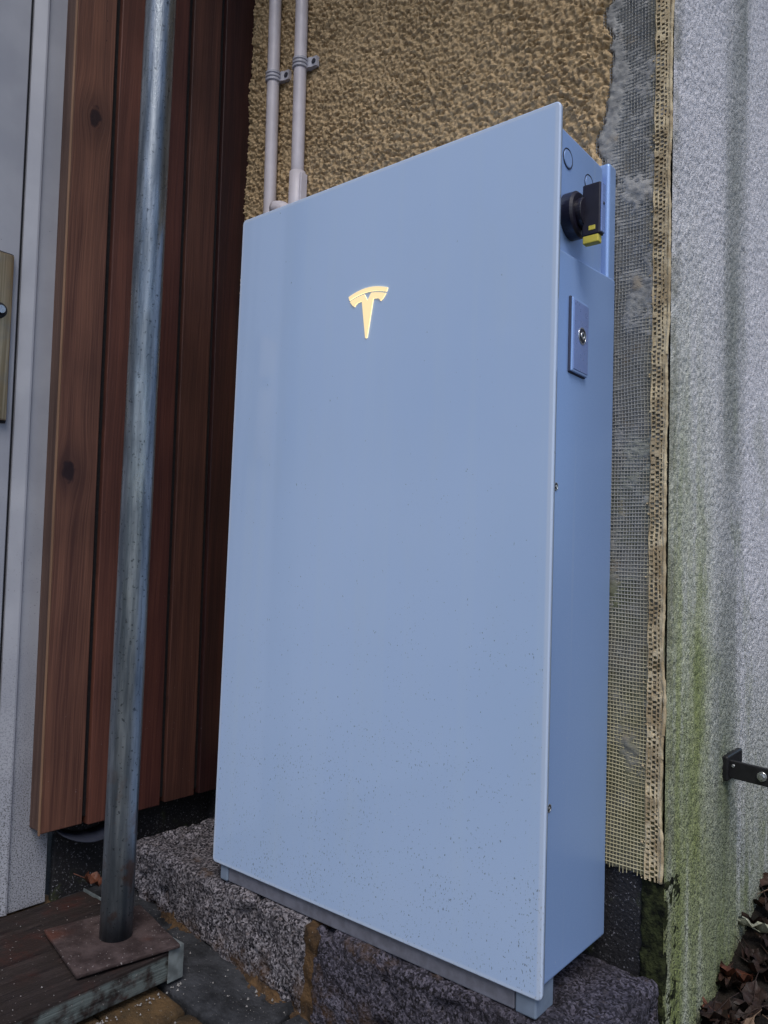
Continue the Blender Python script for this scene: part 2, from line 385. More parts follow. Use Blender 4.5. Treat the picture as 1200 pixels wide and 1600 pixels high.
def m_leaf(name, a, b):
    t = NT(name, .6, spec=.4); c = t.mix(t.ramp(t.noise(60, 4, .6), .3, .7), a, b); c = t.mix(t.ramp(t.noise(260, 2), .66, .72, 0, .6), c, (.02, .012, .008)); t.color(c); t.bump(t.noise(180, 3), .001); return t.m

M = dict(
    tan=m_tan(), grey=m_grey_plaster(), fibre=m_fibre(), bead=m_bead(), side=m_side(), bit=m_bitumen(), moss=m_moss(),
    door=m_door(), panel=m_panel(), case=m_case(), galv=m_galv(),
    gran_l=m_granite('speckled_granite', (.075, .070, .085), (.37, .35, .39), (.24, .205, .21)),
    gran_r=m_granite('dark_granite', (.040, .038, .055), (.16, .15, .20), (.10, .088, .10)),
    mortar=m_stone('rust_stained_mortar', (.030, .019, .012), (.115, .066, .030), sc=45),
    slab=m_stone('dark_wet_slab', (.008, .009, .012), (.046, .049, .058), sc=22),
    paver=m_stone('ochre_paver', (.040, .024, .011), (.125, .075, .032), moss=(.025, .025, .016), sc=18),
    soil=m_stone('dark_soil', (.006, .005, .005), (.022, .016, .012), sc=40, fleck=.08),
    plank=m_plank(), rust=m_rustplate(), brass=m_brass(), emit=m_emit(),
    pvc=m_plain('white_conduit_plastic', (.56, .53, .58), .42, var=.06, vs=30),
    clip=m_plain('grey_clip_plastic', (.42, .42, .48), .45),
    black=m_plain('black_plastic', (.010, .009, .022), .38),
    blackm=m_plain('black_coated_steel', (.008, .008, .010), .42),
    yellow=m_plain('yellow_plastic', (.55, .48, .07), .5),
    chrome=m_plain('bright_screw_steel', (.55, .57, .6), .25, .9),
    groove=m_plain('dark_groove', (.02, .03, .07), .6),
    seal=m_plain('black_rubber_seal', (.010, .010, .014), .7),
    plate=m_plain('painted_latch_plate', (.19, .27, .55), .33, .2, var=.04),
    foot=m_plain('painted_foot', (.20, .26, .36), .5, .2, var=.1),
    tray=m_plain('grey_metal_tray', (.17, .18, .23), .5, .2, var=.15, vs=80),
    gap_shade=m_plain('black_gap_shade', (.008, .007, .009), .85),
    flap=m_plain('dark_plastic_flap', (.022, .026, .042), .4),
    grit=m_plain('pale_grit', (.26, .25, .25), .9),
    overhang=m_plain('dark_shade_overhang', (.10, .09, .085), .8),
)

# ------------------------------------------------------------------ ground
def zg(x): return -0.130-0.11*np.clip(x, -.3, .9)
us = np.concatenate([[-40, -8, -2], np.linspace(-.6, 1.4, 41), [2, 8, 40]]); vs = np.concatenate([[-40, -8, -2.5], np.linspace(-1.4, 1.6, 61), [3, 10, 40]])
def gfn(U, W): return np.stack([U, W, zg(U)-.030+.006*(vnoise(np.stack([U*9, W*9, U*0], -1), 3)-.5)], -1)
V, F = grid(gfn, us, vs); ground = mesh_obj('ground', V, F, M['soil'], smooth=True); tag(ground, kind='structure', label='dark soil and paved ground at the foot of the walls')
def tilt(V):
    V = np.array(V); V[:, 2] += zg(V[:, 0]); return V
k = 0
for (x0, x1) in ((-.30, -.075), (-.070, .215), (.220, .48), (.485, .80)):      # dark gutter slabs along the granite
    k += 1
    V, F = rbox((x0, -.118, -.05), (x1, .02, 0), .006, .009, disp=lambda P, s=k: .004*(fbm(P*55, 3, s)-.5)+.004*(fbm(P*9, 2, s+40)-.5))
    mesh_obj('slab', tilt(V), F, M['slab'], ground, True)
for iy in range(5):
    for ix in range(10):
        x0 = -.30+ix*.104+(.052 if iy % 2 else 0); y1 = -.124-iy*.104
        near = iy < 3 and ix < 7
        V, F = rbox((x0, y1-.100, -.05), (x0+.100, y1, 0), .007, .010 if near else .03,
                    disp=lambda P, s=ix*7+iy: .005*(fbm(P*60, 3, s)-.5)+.003*(fbm(P*14, 2, s)-.5))
        V = tilt(V); V[:, 2] += random.uniform(-.003, .002)
        mesh_obj('paver', V, F, M['paver'], ground, True)
# soil bank heaped against the side wall
def bfn(U, W):
    h = -.165+.135*sstep(W, .15, 1.0)-.10*sstep(U, .85, 1.5)+.022*(fbm(np.stack([U*22, W*22, U*0], -1), 3, 9)-.5)
    return np.stack([U, W, h], -1)
V, F = grid(bfn, np.linspace(.66, 1.6, 60), np.linspace(.10, 1.7, 90)); bank = mesh_obj('soil_bank', V, F, M['soil'], smooth=True); tag(bank, kind='structure', label='dark earth bank under fallen leaves beside the rendered side wall')

# ------------------------------------------------------------------ house wall: roughcast, plaster, fibre mesh, bead, side wall, plinth
YW, XC = 0.195, 0.679
wall = thing('house_wall', (0.3, YW, -.15), 'house corner with tan roughcast, exposed plaster mesh and algae-stained pale side wall', 'wall')
def tan_edge(z):      # jagged right edge of the tan roughcast
    zz = np.asarray(z); q = np.stack([zz*0, zz*16, zz*0+.5], -1); q2 = np.stack([zz*0+3, zz*60, zz*0+.5], -1)
    q3 = np.stack([zz*0+7.5, zz*190, zz*0+.5], -1)
    return .575+.020*sstep(zz, 1.12, 1.35)+.036*(vnoise(q*1.6, 5)-.5)+.022*(vnoise(q2, 6)-.5)+.010*(vnoise(q3, 6)-.5)
def tanfn(U, W):
    p = np.stack([U, W*0, W], -1); wv = np.stack([vnoise(p*90, 21), vnoise(p*90, 22), vnoise(p*90, 23)], -1)-.5
    q = p+wv*.0035
    a = vnoise(q*np.array([190, 1, 240]), 31); b = vnoise(q*np.array([350, 1, 400]), 32); c = vnoise(p*560, 33); lg = fbm(p*12, 2, 34)-.5
    h = (.0036*sstep(a, .20, .60)+.0034*sstep(b, .2, .8)+.0020*c)*(.75+.9*(lg+.5)**1.0)+.004*lg
    edge = sstep(tan_edge(W)-U, -.001, .006)
    return np.stack([U, YW-.001-h*edge+.010*(1-edge), W], -1)
us = np.arange(-.29, .625, .0019); vs = np.arange(1.06, 1.80, .0019)
Ec = tan_edge(vs[:-1]+.001)[None, :]; mask = (us[:-1][:, None]+.001) < Ec+.006
V, F = grid(tanfn, us, vs, mask); mesh_obj('tan_roughcast', V, F, M['tan'], wall, True)
V, F = box((-.29, YW+.012, -.3), (XC-.022, YW+.2, 2.30)); mesh_obj('masonry', V, F, M['grey'], wall)
V, F = box((-.29, YW-.004, 1.80), (XC-.03, YW+.01, 2.30)); mesh_obj('upper_roughcast', V, F, M['tan'], wall)
V, F = box((-.29, YW+.001, .105), (.50, YW+.01, 1.06)); mesh_obj('lower_roughcast', V, F, M['tan'], wall)
# grey basecoat beside the corner
def greyh(U, W):
    p = np.stack([U, W*0, W], -1)
    h = .0004+.0019*(fbm(p*np.array([38, 1, 22]), 3, 51)-.5)*2+.0014*(vnoise(p*np.array([190, 1, 230]), 52)-.5)*2+.0012*(vnoise(p*420, 53)-.5)
    h = h+.0017*sstep(fbm(p*np.array([30, 1, 17]), 4, 57, .6), .44, .74)
    smooth = sstep(U, .625, .585)*sstep(W, .9, 1.2)           # thick plaster next to the tan coat buries the mesh
    return h+.0035*smooth+.0009*sstep(W, .35, .7)*(.4+.6*vnoise(p*7, 54))
def greyfn(U, W): return np.stack([U, YW+.0012-greyh(U, W)+.014*sstep(tan_edge(W)-U, -.003, .004)*(W > 1.05), W], -1)
us = np.arange(.495, XC+.001, .0021); vs = np.arange(.104, 1.80, .0026)
V, F = grid(greyfn, us, vs); mesh_obj('grey_basecoat', V, F, M['grey'], wall, True)
# fibre mesh strands, 5 mm pitch
mb = MB()
def strand(pts, w, d):
    pts = np.asarray(pts); n = len(pts); t = np.gradient(pts, axis=0); t /= np.linalg.norm(t, axis=1, keepdims=True)
    s = np.cross(t, np.array([0, 1.0, 0])); s /= np.linalg.norm(s, axis=1, keepdims=True)
    A = pts-s*w; B = pts+np.array([0, -d, 0]); C = pts+s*w
    V = np.stack([A, B, C], 1).reshape(-1, 3); F = []
    for i in range(n-1):
        for k in (0, 1): F.append((3*i+k, 3*i+k+1, 3*i+k+4, 3*i+k+3))
    mb.add(V, F)
def wav(a, b, s): return .0026*(vnoise(np.stack([a, b, a*0+s], -1), 61)-.5)
x0m, x1m = .552, .664
for i in range(int((x1m-x0m)/.0047)+1):
    x = x0m+i*.0047; z0 = .102+random.uniform(-.003, .006); zz = np.arange(z0, 1.79, .011)
    xx = x+wav(zz*14, zz*0+i*.15, 2)*1.6+.0016*np.sin(zz*3)
    yy = YW-.0002-.0010*(vnoise(np.stack([xx*30, zz*12, zz*0], -1), 62)-.3)*2
    strand(np.stack([xx, yy, zz], -1), .00062, .0010)
for j in range(int(1.68/.0051)):
    z = .109+j*.0051; xx = np.arange(x0m+random.uniform(0, .004), x1m+.004, .009)
    zz = z+wav(xx*20, xx*0+z*9, 5)*1.5-.010*(xx-.6)
    yy = YW-.0005-.0010*(vnoise(np.stack([xx*30, zz*12, zz*0], -1), 62)-.3)*2
    strand(np.stack([xx, yy, zz], -1), .00072, .0010)
o = mb.obj('reinforcing_mesh', M['fibre'], wall); tag(o, 'pale glass-fibre reinforcing mesh pressed into grey plaster', kind='stuff')
# perforated corner bead
mb = MB(); bars = ((.6580, .6596), (.6640, .6657), (.6701, .6718), (.6742, .6785)); yb = YW-.0035
zz = np.arange(.100, 1.80, .008)
for a, b in bars:
    L = np.stack([a+wav(zz*60, zz*0+a*40, 7)*.8, yb+wav(zz*90, zz*0+a*50, 17), zz], -1); Rr = np.stack([b+wav(zz*63, zz*0+b*40, 8)*.8, yb+wav(zz*80, zz*0+b*50, 18), zz], -1)
    n = len(zz); dV = np.array([0, .0024, 0]); V = np.concatenate([L, Rr, L+dV, Rr+dV])
    Fq = [(i, i+n, i+1+n, i+1) for i in range(n-1)]+[(i+1, i+1+2*n, i+2*n, i) for i in range(n-1)]+[(i+n, i+3*n, i+1+3*n, i+1+n) for i in range(n-1)]
    mb.add(V, Fq)
for c, (a, b) in enumerate(((.6596, .6640), (.6657, .6701), (.6718, .6742))):
    z = .102+c*.0031
    while z < 1.79:
        hgt = .0022+random.uniform(-.0007, .0016)
        if random.random() < .10: hgt = .0066
        V, F = box((a-.0008, yb+.0004+random.uniform(-.0012, .0006), z), (b+.0008, yb+.0020, z+hgt)); mb.add(V, F); z += .0066
for i in range(150):                                  # plaster crumbs stuck to the bead
    z = random.uniform(.10, 1.79); x = random.uniform(.652, .681); q = random.uniform(.0006, .0016)
    V, F = rbox((x-q, yb-q*.7, z-q), (x+q, yb+.002, z+q), q*.6, None, 1); mb.add(V, F)
o = mb.obj('corner_bead', M['bead'], wall); tag(o, 'beige perforated plastic corner bead')
zz = np.linspace(.10, 1.80, 420)
V, F = tube(np.stack([XC+.0002+wav(zz*15, zz*0, 9)*2, YW-.002+zz*0, zz], -1), .0016+.0016*vnoise(np.stack([zz*190, zz*0, zz*0], -1), 71), 8); mesh_obj('bead_nose', V, F, M['bead'], wall, True)
# pale side wall
def sidefn(U, W):
    p = np.stack([W*0, U, W], -1)
    h = .0022*sstep(vnoise(p*300, 81), .2, .8)+.0016*vnoise(p*np.array([1, 520, 420]), 82)+.0015*(fbm(p*np.array([1, 6, 2.0]), 2, 83)-.5)
    return np.stack([XC+.003+h*sstep(U, YW-.001, YW+.012), U, W], -1)
us = np.concatenate([np.arange(YW+.0015, .84, .0028), np.linspace(.86, 2.6, 30)]); vs = np.concatenate([np.arange(-.26, 1.80, .0034), np.linspace(1.82, 2.30, 12)])
V, F = grid(sidefn, us, vs); mesh_obj('side_wall', V, F, M['side'], wall, True)
V, F = box((.30, YW+.012, -.3), (XC-.003, 2.6, 2.30)); V[:, 1] = np.where(V[:, 1] > 1, V[:, 1], YW+.21); mesh_obj('side_masonry', V, F, M['grey'], wall)
V, F = rbox((.651, YW+.001, -.26), (XC+.0045, YW+.06, .1005), .004, .006, disp=lambda P: .006*(fbm(P*60, 3, 91)-.5)); mesh_obj('mossy_edge', V, F, M['moss'], wall, True)
V, F = rbox((-.28, YW+.006, -.28), (.655, YW+.05, .112), .004, .012, disp=lambda P: .006*(fbm(P*40, 3, 92)-.5)); mesh_obj('bitumen_plinth', V, F, M['bit'], wall, True)
V, F = box((-.9, -.26, 2.30), (.95, 2.6, 2.38)); mesh_obj('added_shade_overhang', V, F, M['overhang'], wall)  # unseen slab added overhead to shade the top of the wall

# ------------------------------------------------------------------ timber cladding
clad = thing('timber_cladding', (-.25, 0, .03), 'red-brown vertical timber cladding between white door and tan roughcast', 'cladding')
ZB, ZT = .030, 2.30
V, F = box((-.262, -.164, ZB+.012), (-.2345, .225, ZT)); mesh_obj('membrane', lean(V), F, M['gap_shade'], clad)  # black sheet set shallow, standing in for the shade in the board gaps
K1, K2 = (-.163, 1.289, .0145), (-.172, .647, .0145)
edges = ((-.1826, -.1075), (-.0965, -.0280), (-.0170, .0520), (.0630, .1315), (.1425, .2300))
cols = (((.066, .027, .022), (.175, .080, .054)), ((.064, .023, .019), (.135, .052, .037)), ((.046, .014, .014), (.098, .034, .026)), ((.040, .016, .014), (.098, .041, .030)), ((.021, .007, .008), (.050, .017, .015)))  # boards darken towards the inner corner, its shade put into their colours
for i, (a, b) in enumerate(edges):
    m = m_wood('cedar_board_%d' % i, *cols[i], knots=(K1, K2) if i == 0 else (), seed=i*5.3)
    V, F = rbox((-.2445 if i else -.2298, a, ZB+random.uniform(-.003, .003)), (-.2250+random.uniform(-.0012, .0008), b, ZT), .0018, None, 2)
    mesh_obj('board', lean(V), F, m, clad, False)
mret = m_wood('corner_board_wood', (.052, .028, .023), (.115, .068, .053), axis_y=False, seed=31)
V, F = rbox((-.276, -.1830, ZB+.006), (-.2304, -.1665, ZT), .0010); mesh_obj('corner_board', lean(V), F, mret, clad)
mlat = m_wood('pale_edge_wood', (.17, .095, .058), (.27, .16, .10), axis_y=False, seed=44)
V, F = rbox((-.2302, -.1848, ZB), (-.2246, -.1828, ZT), .0005); o = mesh_obj('edge_lath', lean(V), F, mlat, clad); tag(o, 'paler freshly cut edge of the corner board')
V, F = rbox((-.262, -.135, -.3), (-.25, .20, .05), .002, .02, disp=lambda P: .004*(fbm(P*45, 3, 7)-.5))
V[:, 0] -= .014; plin = mesh_obj('wall_plinth', V, F, M['bit'], None, True)
tag(plin, 'black speckled plinth below the timber cladding', 'plinth')
pts = [(-.252+.020*math.sin(t*math.pi)*.9, -.150+.14*t, .028-.030*math.sin(t*math.pi)**.7) for t in np.linspace(0, 1, 14)]
V = []; F = []
for i, p in enumerate(pts): V += [(p[0]-.02, p[1], p[2]+.010), (p[0]+.018, p[1], p[2]), (p[0]+.018, p[1], p[2]+.0015), (p[0]-.02, p[1], p[2]+.0115)]
for i in range(len(pts)-1):
    for k in range(4): F.append((4*i+k, 4*i+(k+1) % 4, 4*i+4+(k+1) % 4, 4*i+4+k))
F += [(0, 1, 2, 3), tuple(4*(len(pts)-1)+k for k in (3, 2, 1, 0))]
o = mesh_obj('drip_flap', V, F, M['flap'], clad, True); fix_normals(o); tag(o, 'sagging dark membrane flap hanging below the boards')

# ------------------------------------------------------------------ door
door = thing('house_door', (-.265, -.5, -.1), 'white door with bronze lock plate beside the timber cladding', 'door')
ZD0, ZD1 = -.098, 2.30
prof = [(-.262, -.150), (-.262, -.2145), (-.2575, -.2175), (-.2575, -.2205), (-.2665, -.2395), (-.285, -.2395), (-.285, -.150)]
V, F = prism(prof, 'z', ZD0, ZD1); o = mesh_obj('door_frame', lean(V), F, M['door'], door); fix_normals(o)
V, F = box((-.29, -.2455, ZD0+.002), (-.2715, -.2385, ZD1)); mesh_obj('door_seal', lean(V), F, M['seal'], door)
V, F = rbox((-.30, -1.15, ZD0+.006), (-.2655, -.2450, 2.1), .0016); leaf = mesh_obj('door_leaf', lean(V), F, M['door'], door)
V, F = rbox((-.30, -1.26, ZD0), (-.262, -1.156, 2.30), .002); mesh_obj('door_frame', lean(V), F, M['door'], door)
V, F = box((-.32, -4.0, -.3), (-.288, -.17, 2.30)); 
dw = mesh_obj('door_wall', V, F, M['side'], None); tag(dw, 'plain pale wall behind and beyond the white door', 'wall')
# lock plate: back gasket, plate, lit bevel, knob collar
pz0, pz1, py = .720, 1.004, -.2575
V, F = rbox((-.268, py-.052, pz0-.002), (-.2600, py+.0015, pz1+.002), .003); V = V-np.array([0, LEAN*.0, 0]); lp = mesh_obj('lock_backplate', lean(V), F, M['seal'], door)
V, F = rbox((-.262, py-.052, pz0+.002), (-.2545, py-.0005, pz1-.002), .0025, arc=3); mesh_obj('lock_plate', lean(V), F, M['brass'], door, True)
yk = py-.024; zk = .902
V, F = tube([(-.256, yk-LEAN*zk, zk), (-.247, yk-LEAN*zk, zk), (-.2465, yk-LEAN*zk, zk)], [.0135, .0125, .009], 24); mesh_obj('keyhole_collar', V, F, M['seal'], door, False)
V, F = tube([(-.2475, yk-LEAN*zk, zk), (-.240, yk-LEAN*zk, zk)], .0065, 20); mesh_obj('lock_cylinder', V, F, M['chrome'], door)

# ------------------------------------------------------------------ granite plinth
gr = thing('granite_plinth', (.2, .09, -.15), 'grey granite plinth of two stones carrying the blue-white battery', 'plinth')
def gdisp(s): return lambda P: .0085*(fbm(P*85, 3, s)-.5)-.010*sstep(fbm(P*34, 2, s+30), .62, .75)+.003*(fbm(P*16, 2, s+9)-.5)
V, F = rbox((-.238, -.009, -.26), (.234, YW+.02, -.025), .012, .0045, 4, gdisp(101)); o = mesh_obj('stone', V, F, M['gran_l'], gr, True); tag(o, 'lighter speckled granite stone')
V, F = rbox((.243, -.010, -.26), (XC, YW+.008, -.025), .012, .0045, 4, gdisp(102)); o = mesh_obj('stone', V, F, M['gran_r'], gr, True); tag(o, 'darker granite stone')
V, F = rbox((.226, -.0075, -.26), (.253, YW, -.0275), .005, .004, 2, lambda P: .013*(fbm(P*45, 3, 104)-.45)); mesh_obj('mortar_joint', V, F, M['mortar'], gr, True)
xs = np.linspace(-.10, .46, 60)                      # crumbling rusty mortar fillet along the foot
pp = np.stack([xs, -.012-.006*vnoise(np.stack([xs*25, xs*0, xs*0], -1), 3), zg(xs)+.002+.010*vnoise(np.stack([xs*18, xs*0+4, xs*0], -1), 4)], -1)
fu = np.arange(-.12, .50, .0035); fv = np.linspace(0, 1, 12)
def filfn(U, W):
    p = np.stack([U, W, U*0], -1); amp = .35+.65*sstep(fbm(p*np.array([14, 0, 1]), 2, 5), .35, .65)
    return np.stack([U, .004-.034*W*(.6+.8*amp*.5), zg(U)-.004+.020*amp*(1-W)**1.5+.010*(fbm(p*np.array([130, 9, 1]), 3, 6)-.5)], -1)
V, F = grid(filfn, fu, fv); mesh_obj('mortar_fillet', V, F, M['mortar'], gr, False)

# ------------------------------------------------------------------ battery
BW, BH = .609, 1.099
bat = thing('home_battery', (.3, .09, -.025), 'tall flat blue-white wall battery with glowing emblem and black switch', 'battery')
def rrect(w, h, rad, ins, n=8):
    pts = []
    for cx, cz, a0 in ((w-rad, h-rad, 0), (rad, h-rad, 90), (rad, rad, 180), (w-rad, rad, 270)):
        for k in range(n+1):
            a = math.radians(a0+90*k/n); pts.append((cx+(rad-ins)*math.cos(a), cz+(rad-ins)*math.sin(a)))
    return pts
loops = [(0.0, .0065), (0.0, .0022)]+[(.0022*(1-math.cos(q)), .0022*(1-math.sin(q))) for q in np.linspace(.25, math.pi/2, 5)]
V = []; F = []; n = 36
for ins, yy in loops: V += [(x, yy, z) for x, z in rrect(BW, BH, .0075, ins)]
for i in range(len(loops)-1):
    for k in range(n): F.append((i*n+k, i*n+(k+1) % n, (i+1)*n+(k+1) % n, (i+1)*n+k))
F.append(tuple(range(n))); F.append(tuple((len(loops)-1)*n+k for k in range(n-1, -1, -1)))
gl = mesh_obj('glass_front', V, F, M['panel'], bat, False); fix_normals(gl)
for p_ in gl.data.polygons: p_.use_smooth = len(p_.vertices) == 4
V, F = rbox((.008, .0068, .0126), (.5985, .158, 1.082), .007, None, 4); case = mesh_obj('case', V, F, M['case'], bat, True)
V, F = rbox((.570, .0068, .0126), (.6058, .188, .918), .0045, None, 4); V[:, 2] += np.where(V[:, 2] > .5, (V[:, 1]-.09)*.075, 0); mesh_obj('side_cover', V, F, M['case'], bat, True)
V, F = rbox((.003, .0068, .0126), (.039, .188, .918), .0045, None, 4); mesh_obj('side_cover', V, F, M['case'], bat, True)
V, F = rbox((.004, .166, .02), (.6035, .1915, 1.092), .005, None, 3); mesh_obj('back_plate', V, F, M['case'], bat, True)
V, F = rbox((.036, .0060, -.0245), (.570, .018, .0118), .002); tr = mesh_obj('base_tray', V, F, M['tray'], bat)
for a, b in ((.016, .0345), (.5715, .6000)):
    V, F = rbox((a, .0045, -.0255), (b, .050, .0122), .003, None, 3); mesh_obj('foot', V, F, M['foot'], bat, True)
for a in (.10, .50):
    V, F = rbox((a-.02, .10, -.0255), (a+.02, .17, .0122), .003); mesh_obj('foot', V, F, M['tray'], bat)
xs_ = .5990
def disc_x(y, z, rad, x0, x1, mat, name, parent, n=28, bev=.0008):
    V, F = tube([(x0, y, z), (x1-bev, y, z), (x1, y, z)], [rad, rad, rad-bev], n); o = mesh_obj(name, V, F, mat, parent, False); return o
def ring_x(y, z, rad, x, mat, name, parent, tr=.0007, n=32):
    t = np.linspace(0, 2*math.pi, n, endpoint=False); V = []; F = []; m = 6
    for a in t:
        for k in range(m):
            q = 2*math.pi*k/m; rr = rad+tr*math.cos(q); V.append((x+tr*.8*math.sin(q), y+rr*math.cos(a), z+rr*math.sin(a)))
    for i in range(n):
        for k in range(m): F.append((i*m+k, ((i+1) % n)*m+k, ((i+1) % n)*m+(k+1) % m, i*m+(k+1) % m))
    o = mesh_obj(name, V, F, mat, parent, True); return fix_normals(o)
for (y, z, rad) in ((.0435, 1.044, .0130), (.1085, 1.036, .0130), (.0235, .976, .0050)):
    kn = disc_x(y, z, rad-.0011, xs_-.004, xs_+.0006, M['case'], 'knockout', bat)
    ring_x(y, z, rad, xs_, M['groove'] if rad > .01 else M['chrome'], 'knockout_rim', kn, .0008 if rad > .01 else .0005)
sw = disc_x(.052, .968, .0300, xs_-.002, xs_+.0165, M['black'], 'switch_base', bat, 40, .003)
disc_x(.052, .968, .0200, xs_+.015, xs_+.024, M['black'], 'switch_neck', sw, 32)
V, F = rbox((.6195, .0445, .9340), (.6440, .0575, 1.0020), .002, None, 3); hd = mesh_obj('switch_handle', V, F, M['black'], bat, True)
V, F = rbox((.6205, .0452, .9240), (.6420, .0562, .9345), .0015); mesh_obj('lock_tab', V, F, M['yellow'], hd)
V, F = rbox((.6290, .0437, .9400), (.6380, .0450, .9460), .0006); mesh_obj('lock_window', V, F, M['yellow'], hd)
V, F = rbox((.6436, .0460, .9360), (.6462, .0560, 1.0000), .001); o = mesh_obj('handle_face', V, F, M['plate'], hd)
disc_x(.0510, .974, .0026, .645, .6468, M['black'], 'handle_mark', hd, 14)
V, F = rbox((.6060, .046, .940), (.612, .058, .946), .001); mesh_obj('lock_tab', V, F, M['yellow'], hd)
xl = .6058
V, F = rbox((xl-.002, .0405, .7595), (xl+.0030, .0890, .8595), .0022, None, 3); lt = mesh_obj('latch_rim', V, F, M['groove'], bat, True)
V, F = rbox((xl+.0015, .0425, .7610), (xl+.0052, .0890, .8580), .0016, None, 3); mesh_obj('latch_bezel', V, F, M['case'], lt, True)
V, F = rbox((xl+.0035, .0455, .7640), (xl+.0060, .0880, .8550), .0010, None, 2); mesh_obj('latch_plate', V, F, M['plate'], lt, True)
ring_x(.0690, .812, .0105, xl+.0060, M['chrome'], 'lock_ring', lt, .0010); disc_x(.0690, .812, .0098, xl+.004, xl+.0064, M['black'], 'lock_seat', lt)
ring_x(.0690, .812, .0042, xl+.0068, M['chrome'], 'lock_bolt', lt, .0014); disc_x(.0690, .812, .0034, xl+.005, xl+.0066, M['seal'], 'lock_hole', lt, 16, .0003)
for z in (.610, .220):
    s = disc_x(.0145, z, .0042, xl-.001, xl+.0006, M['seal'], 'screw_hole', bat, 18, .0002); ring_x(.0145, z, .0046, xl+.0004, M['chrome'], 'screw_rim', s, .0009, 20)
    disc_x(.0145, z, .0022, xl, xl+.0016, M['chrome'], 'screw_head', s, 12, .0003)
# emblem, lit from inside
ex, ez, ew = .2993, .842, .0385
def arc(rx, zc, sag, n=15, x0=-1, x1=1): return [(ex+rx*t, zc-sag*t*t) for t in np.linspace(x0, x1, n)]
EDGE = m_emit_edge()
def light_edges(o):
    o.data.materials.append(EDGE)
    for p_ in o.data.polygons:
        if abs(p_.normal.y) < .5: p_.material_index = 1
top = arc(.0385, ez+.0765, .0075); low = arc(.0363, ez+.0700, .0066)
V, F = prism(top+low[::-1], 'y', -.0016, .0003); em = mesh_obj('emblem_arc', V, F, M['emit'], bat); fix_normals(em); light_edges(em)
L = [(ex+.0355*t, ez+.0675-.0064*t*t) for t in np.linspace(-1, -.185, 9)]
body = L+[(ex, ez+.0565)]+[(2*ex-x, z) for x, z in L[::-1]]
right = [(ex+.0300, ez+.0545), (ex+.0255, ez+.0515), (ex+.0235, ez+.0545), (ex+.0190, ez+.0570), (ex+.0112, ez+.0580), (ex+.0018, ez), (ex, ez-.0006)]
body = body+right+[(2*ex-x, z) for x, z in right[-2::-1]]
V, F = prism(body, 'y', -.0016, .0003); em = mesh_obj('emblem_stem', V, F, M['emit'], bat); fix_normals(em); light_edges(em)

for o in [q for q in bpy.data.objects if q.type == 'MESH' and (q.parent is bat or (q.parent and q.parent.parent is bat)) and q is not gl]:
    wm = o.modifiers.new('weighted', 'WEIGHTED_NORMAL'); wm.weight = 100; wm.keep_sharp = True

# ------------------------------------------------------------------ conduits
def conduit(x0, x1, zb, zclip, label, elbow):
    t = thing('electrical_conduit', (x0, YW-.024, zb), label, 'conduit', 'white conduits on the roughcast wall'); yc = YW-.0235; rad = .0128
    def xa(z): return x1+(x0-x1)*(z-1.2)/.5
    zz = np.linspace(zb, 2.30, 8); V, F = tube(np.stack([xa(zz), zz*0+yc, zz], -1), rad, 28); mesh_obj('pipe', V, F, M['pvc'], t, True)
    cx = xa(zclip); cl = None
    mb = MB()
    for dz in (-.0075, 0, .0075):
        V, F = tube([(cx, yc, zclip+dz-.0034), (cx, yc, zclip+dz-.002), (cx, yc, zclip+dz+.002), (cx, yc, zclip+dz+.0034)], [rad+.0016, rad+.0032, rad+.0032, rad+.0016], 28); mb.add(V, F)
    cl = mb.obj('clip_band', M['clip'], t, False)
    poly = [(cx+rad-.002, yc+.006), (cx+rad+.006, yc+.004), (cx+rad+.012, yc+.0075), (cx+rad+.024, yc+.0085), (cx+rad+.024, yc+.0165), (cx+rad-.002, yc+.0165)]
    V, F = prism(poly, 'z', zclip-.010, zclip+.010); o = mesh_obj('clip_foot', V, F, M['clip'], t); fix_normals(o)
    V, F = tube([(cx+rad+.017, yc+.010, zclip), (cx+rad+.017, yc+.0068, zclip)], .0052, 16); mesh_obj('clip_screw', V, F, M['flap'], o)
    if elbow:
        xb = xa(1.245)
        V, F = tube([(xb, yc, 1.275), (xb, yc, 1.2735), (xb, yc, 1.20), (xb, yc, 1.15)], [rad+.0005, rad+.0034, rad+.0034, rad+.0034], 28); mesh_obj('socket', V, F, M['pvc'], t, True)
        a = np.linspace(0, math.pi/2, 12); R_ = .05
        path = np.stack([xb-.052+R_*np.cos(a)+.002, yc-.010+a*0, 1.185+R_*np.sin(a)*1.25-.040], -1)
        V, F = tube(path, rad+.0035, 24); mesh_obj('elbow', V, F, M['pvc'], t, True)
        V, F = rbox((xb+.010, yc-.008, 1.10), (xb+.019, yc+.01, 1.268), .002); mesh_obj('grip', V, F, M['pvc'], t)
    return t
conduit(-.139, -.1265, .90, 1.502, 'slimmer left white conduit, the one nearer the timber cladding', False)
conduit(-.059, -.0475, 1.15, 1.500, 'right white conduit ending in an elbow above the battery', True)

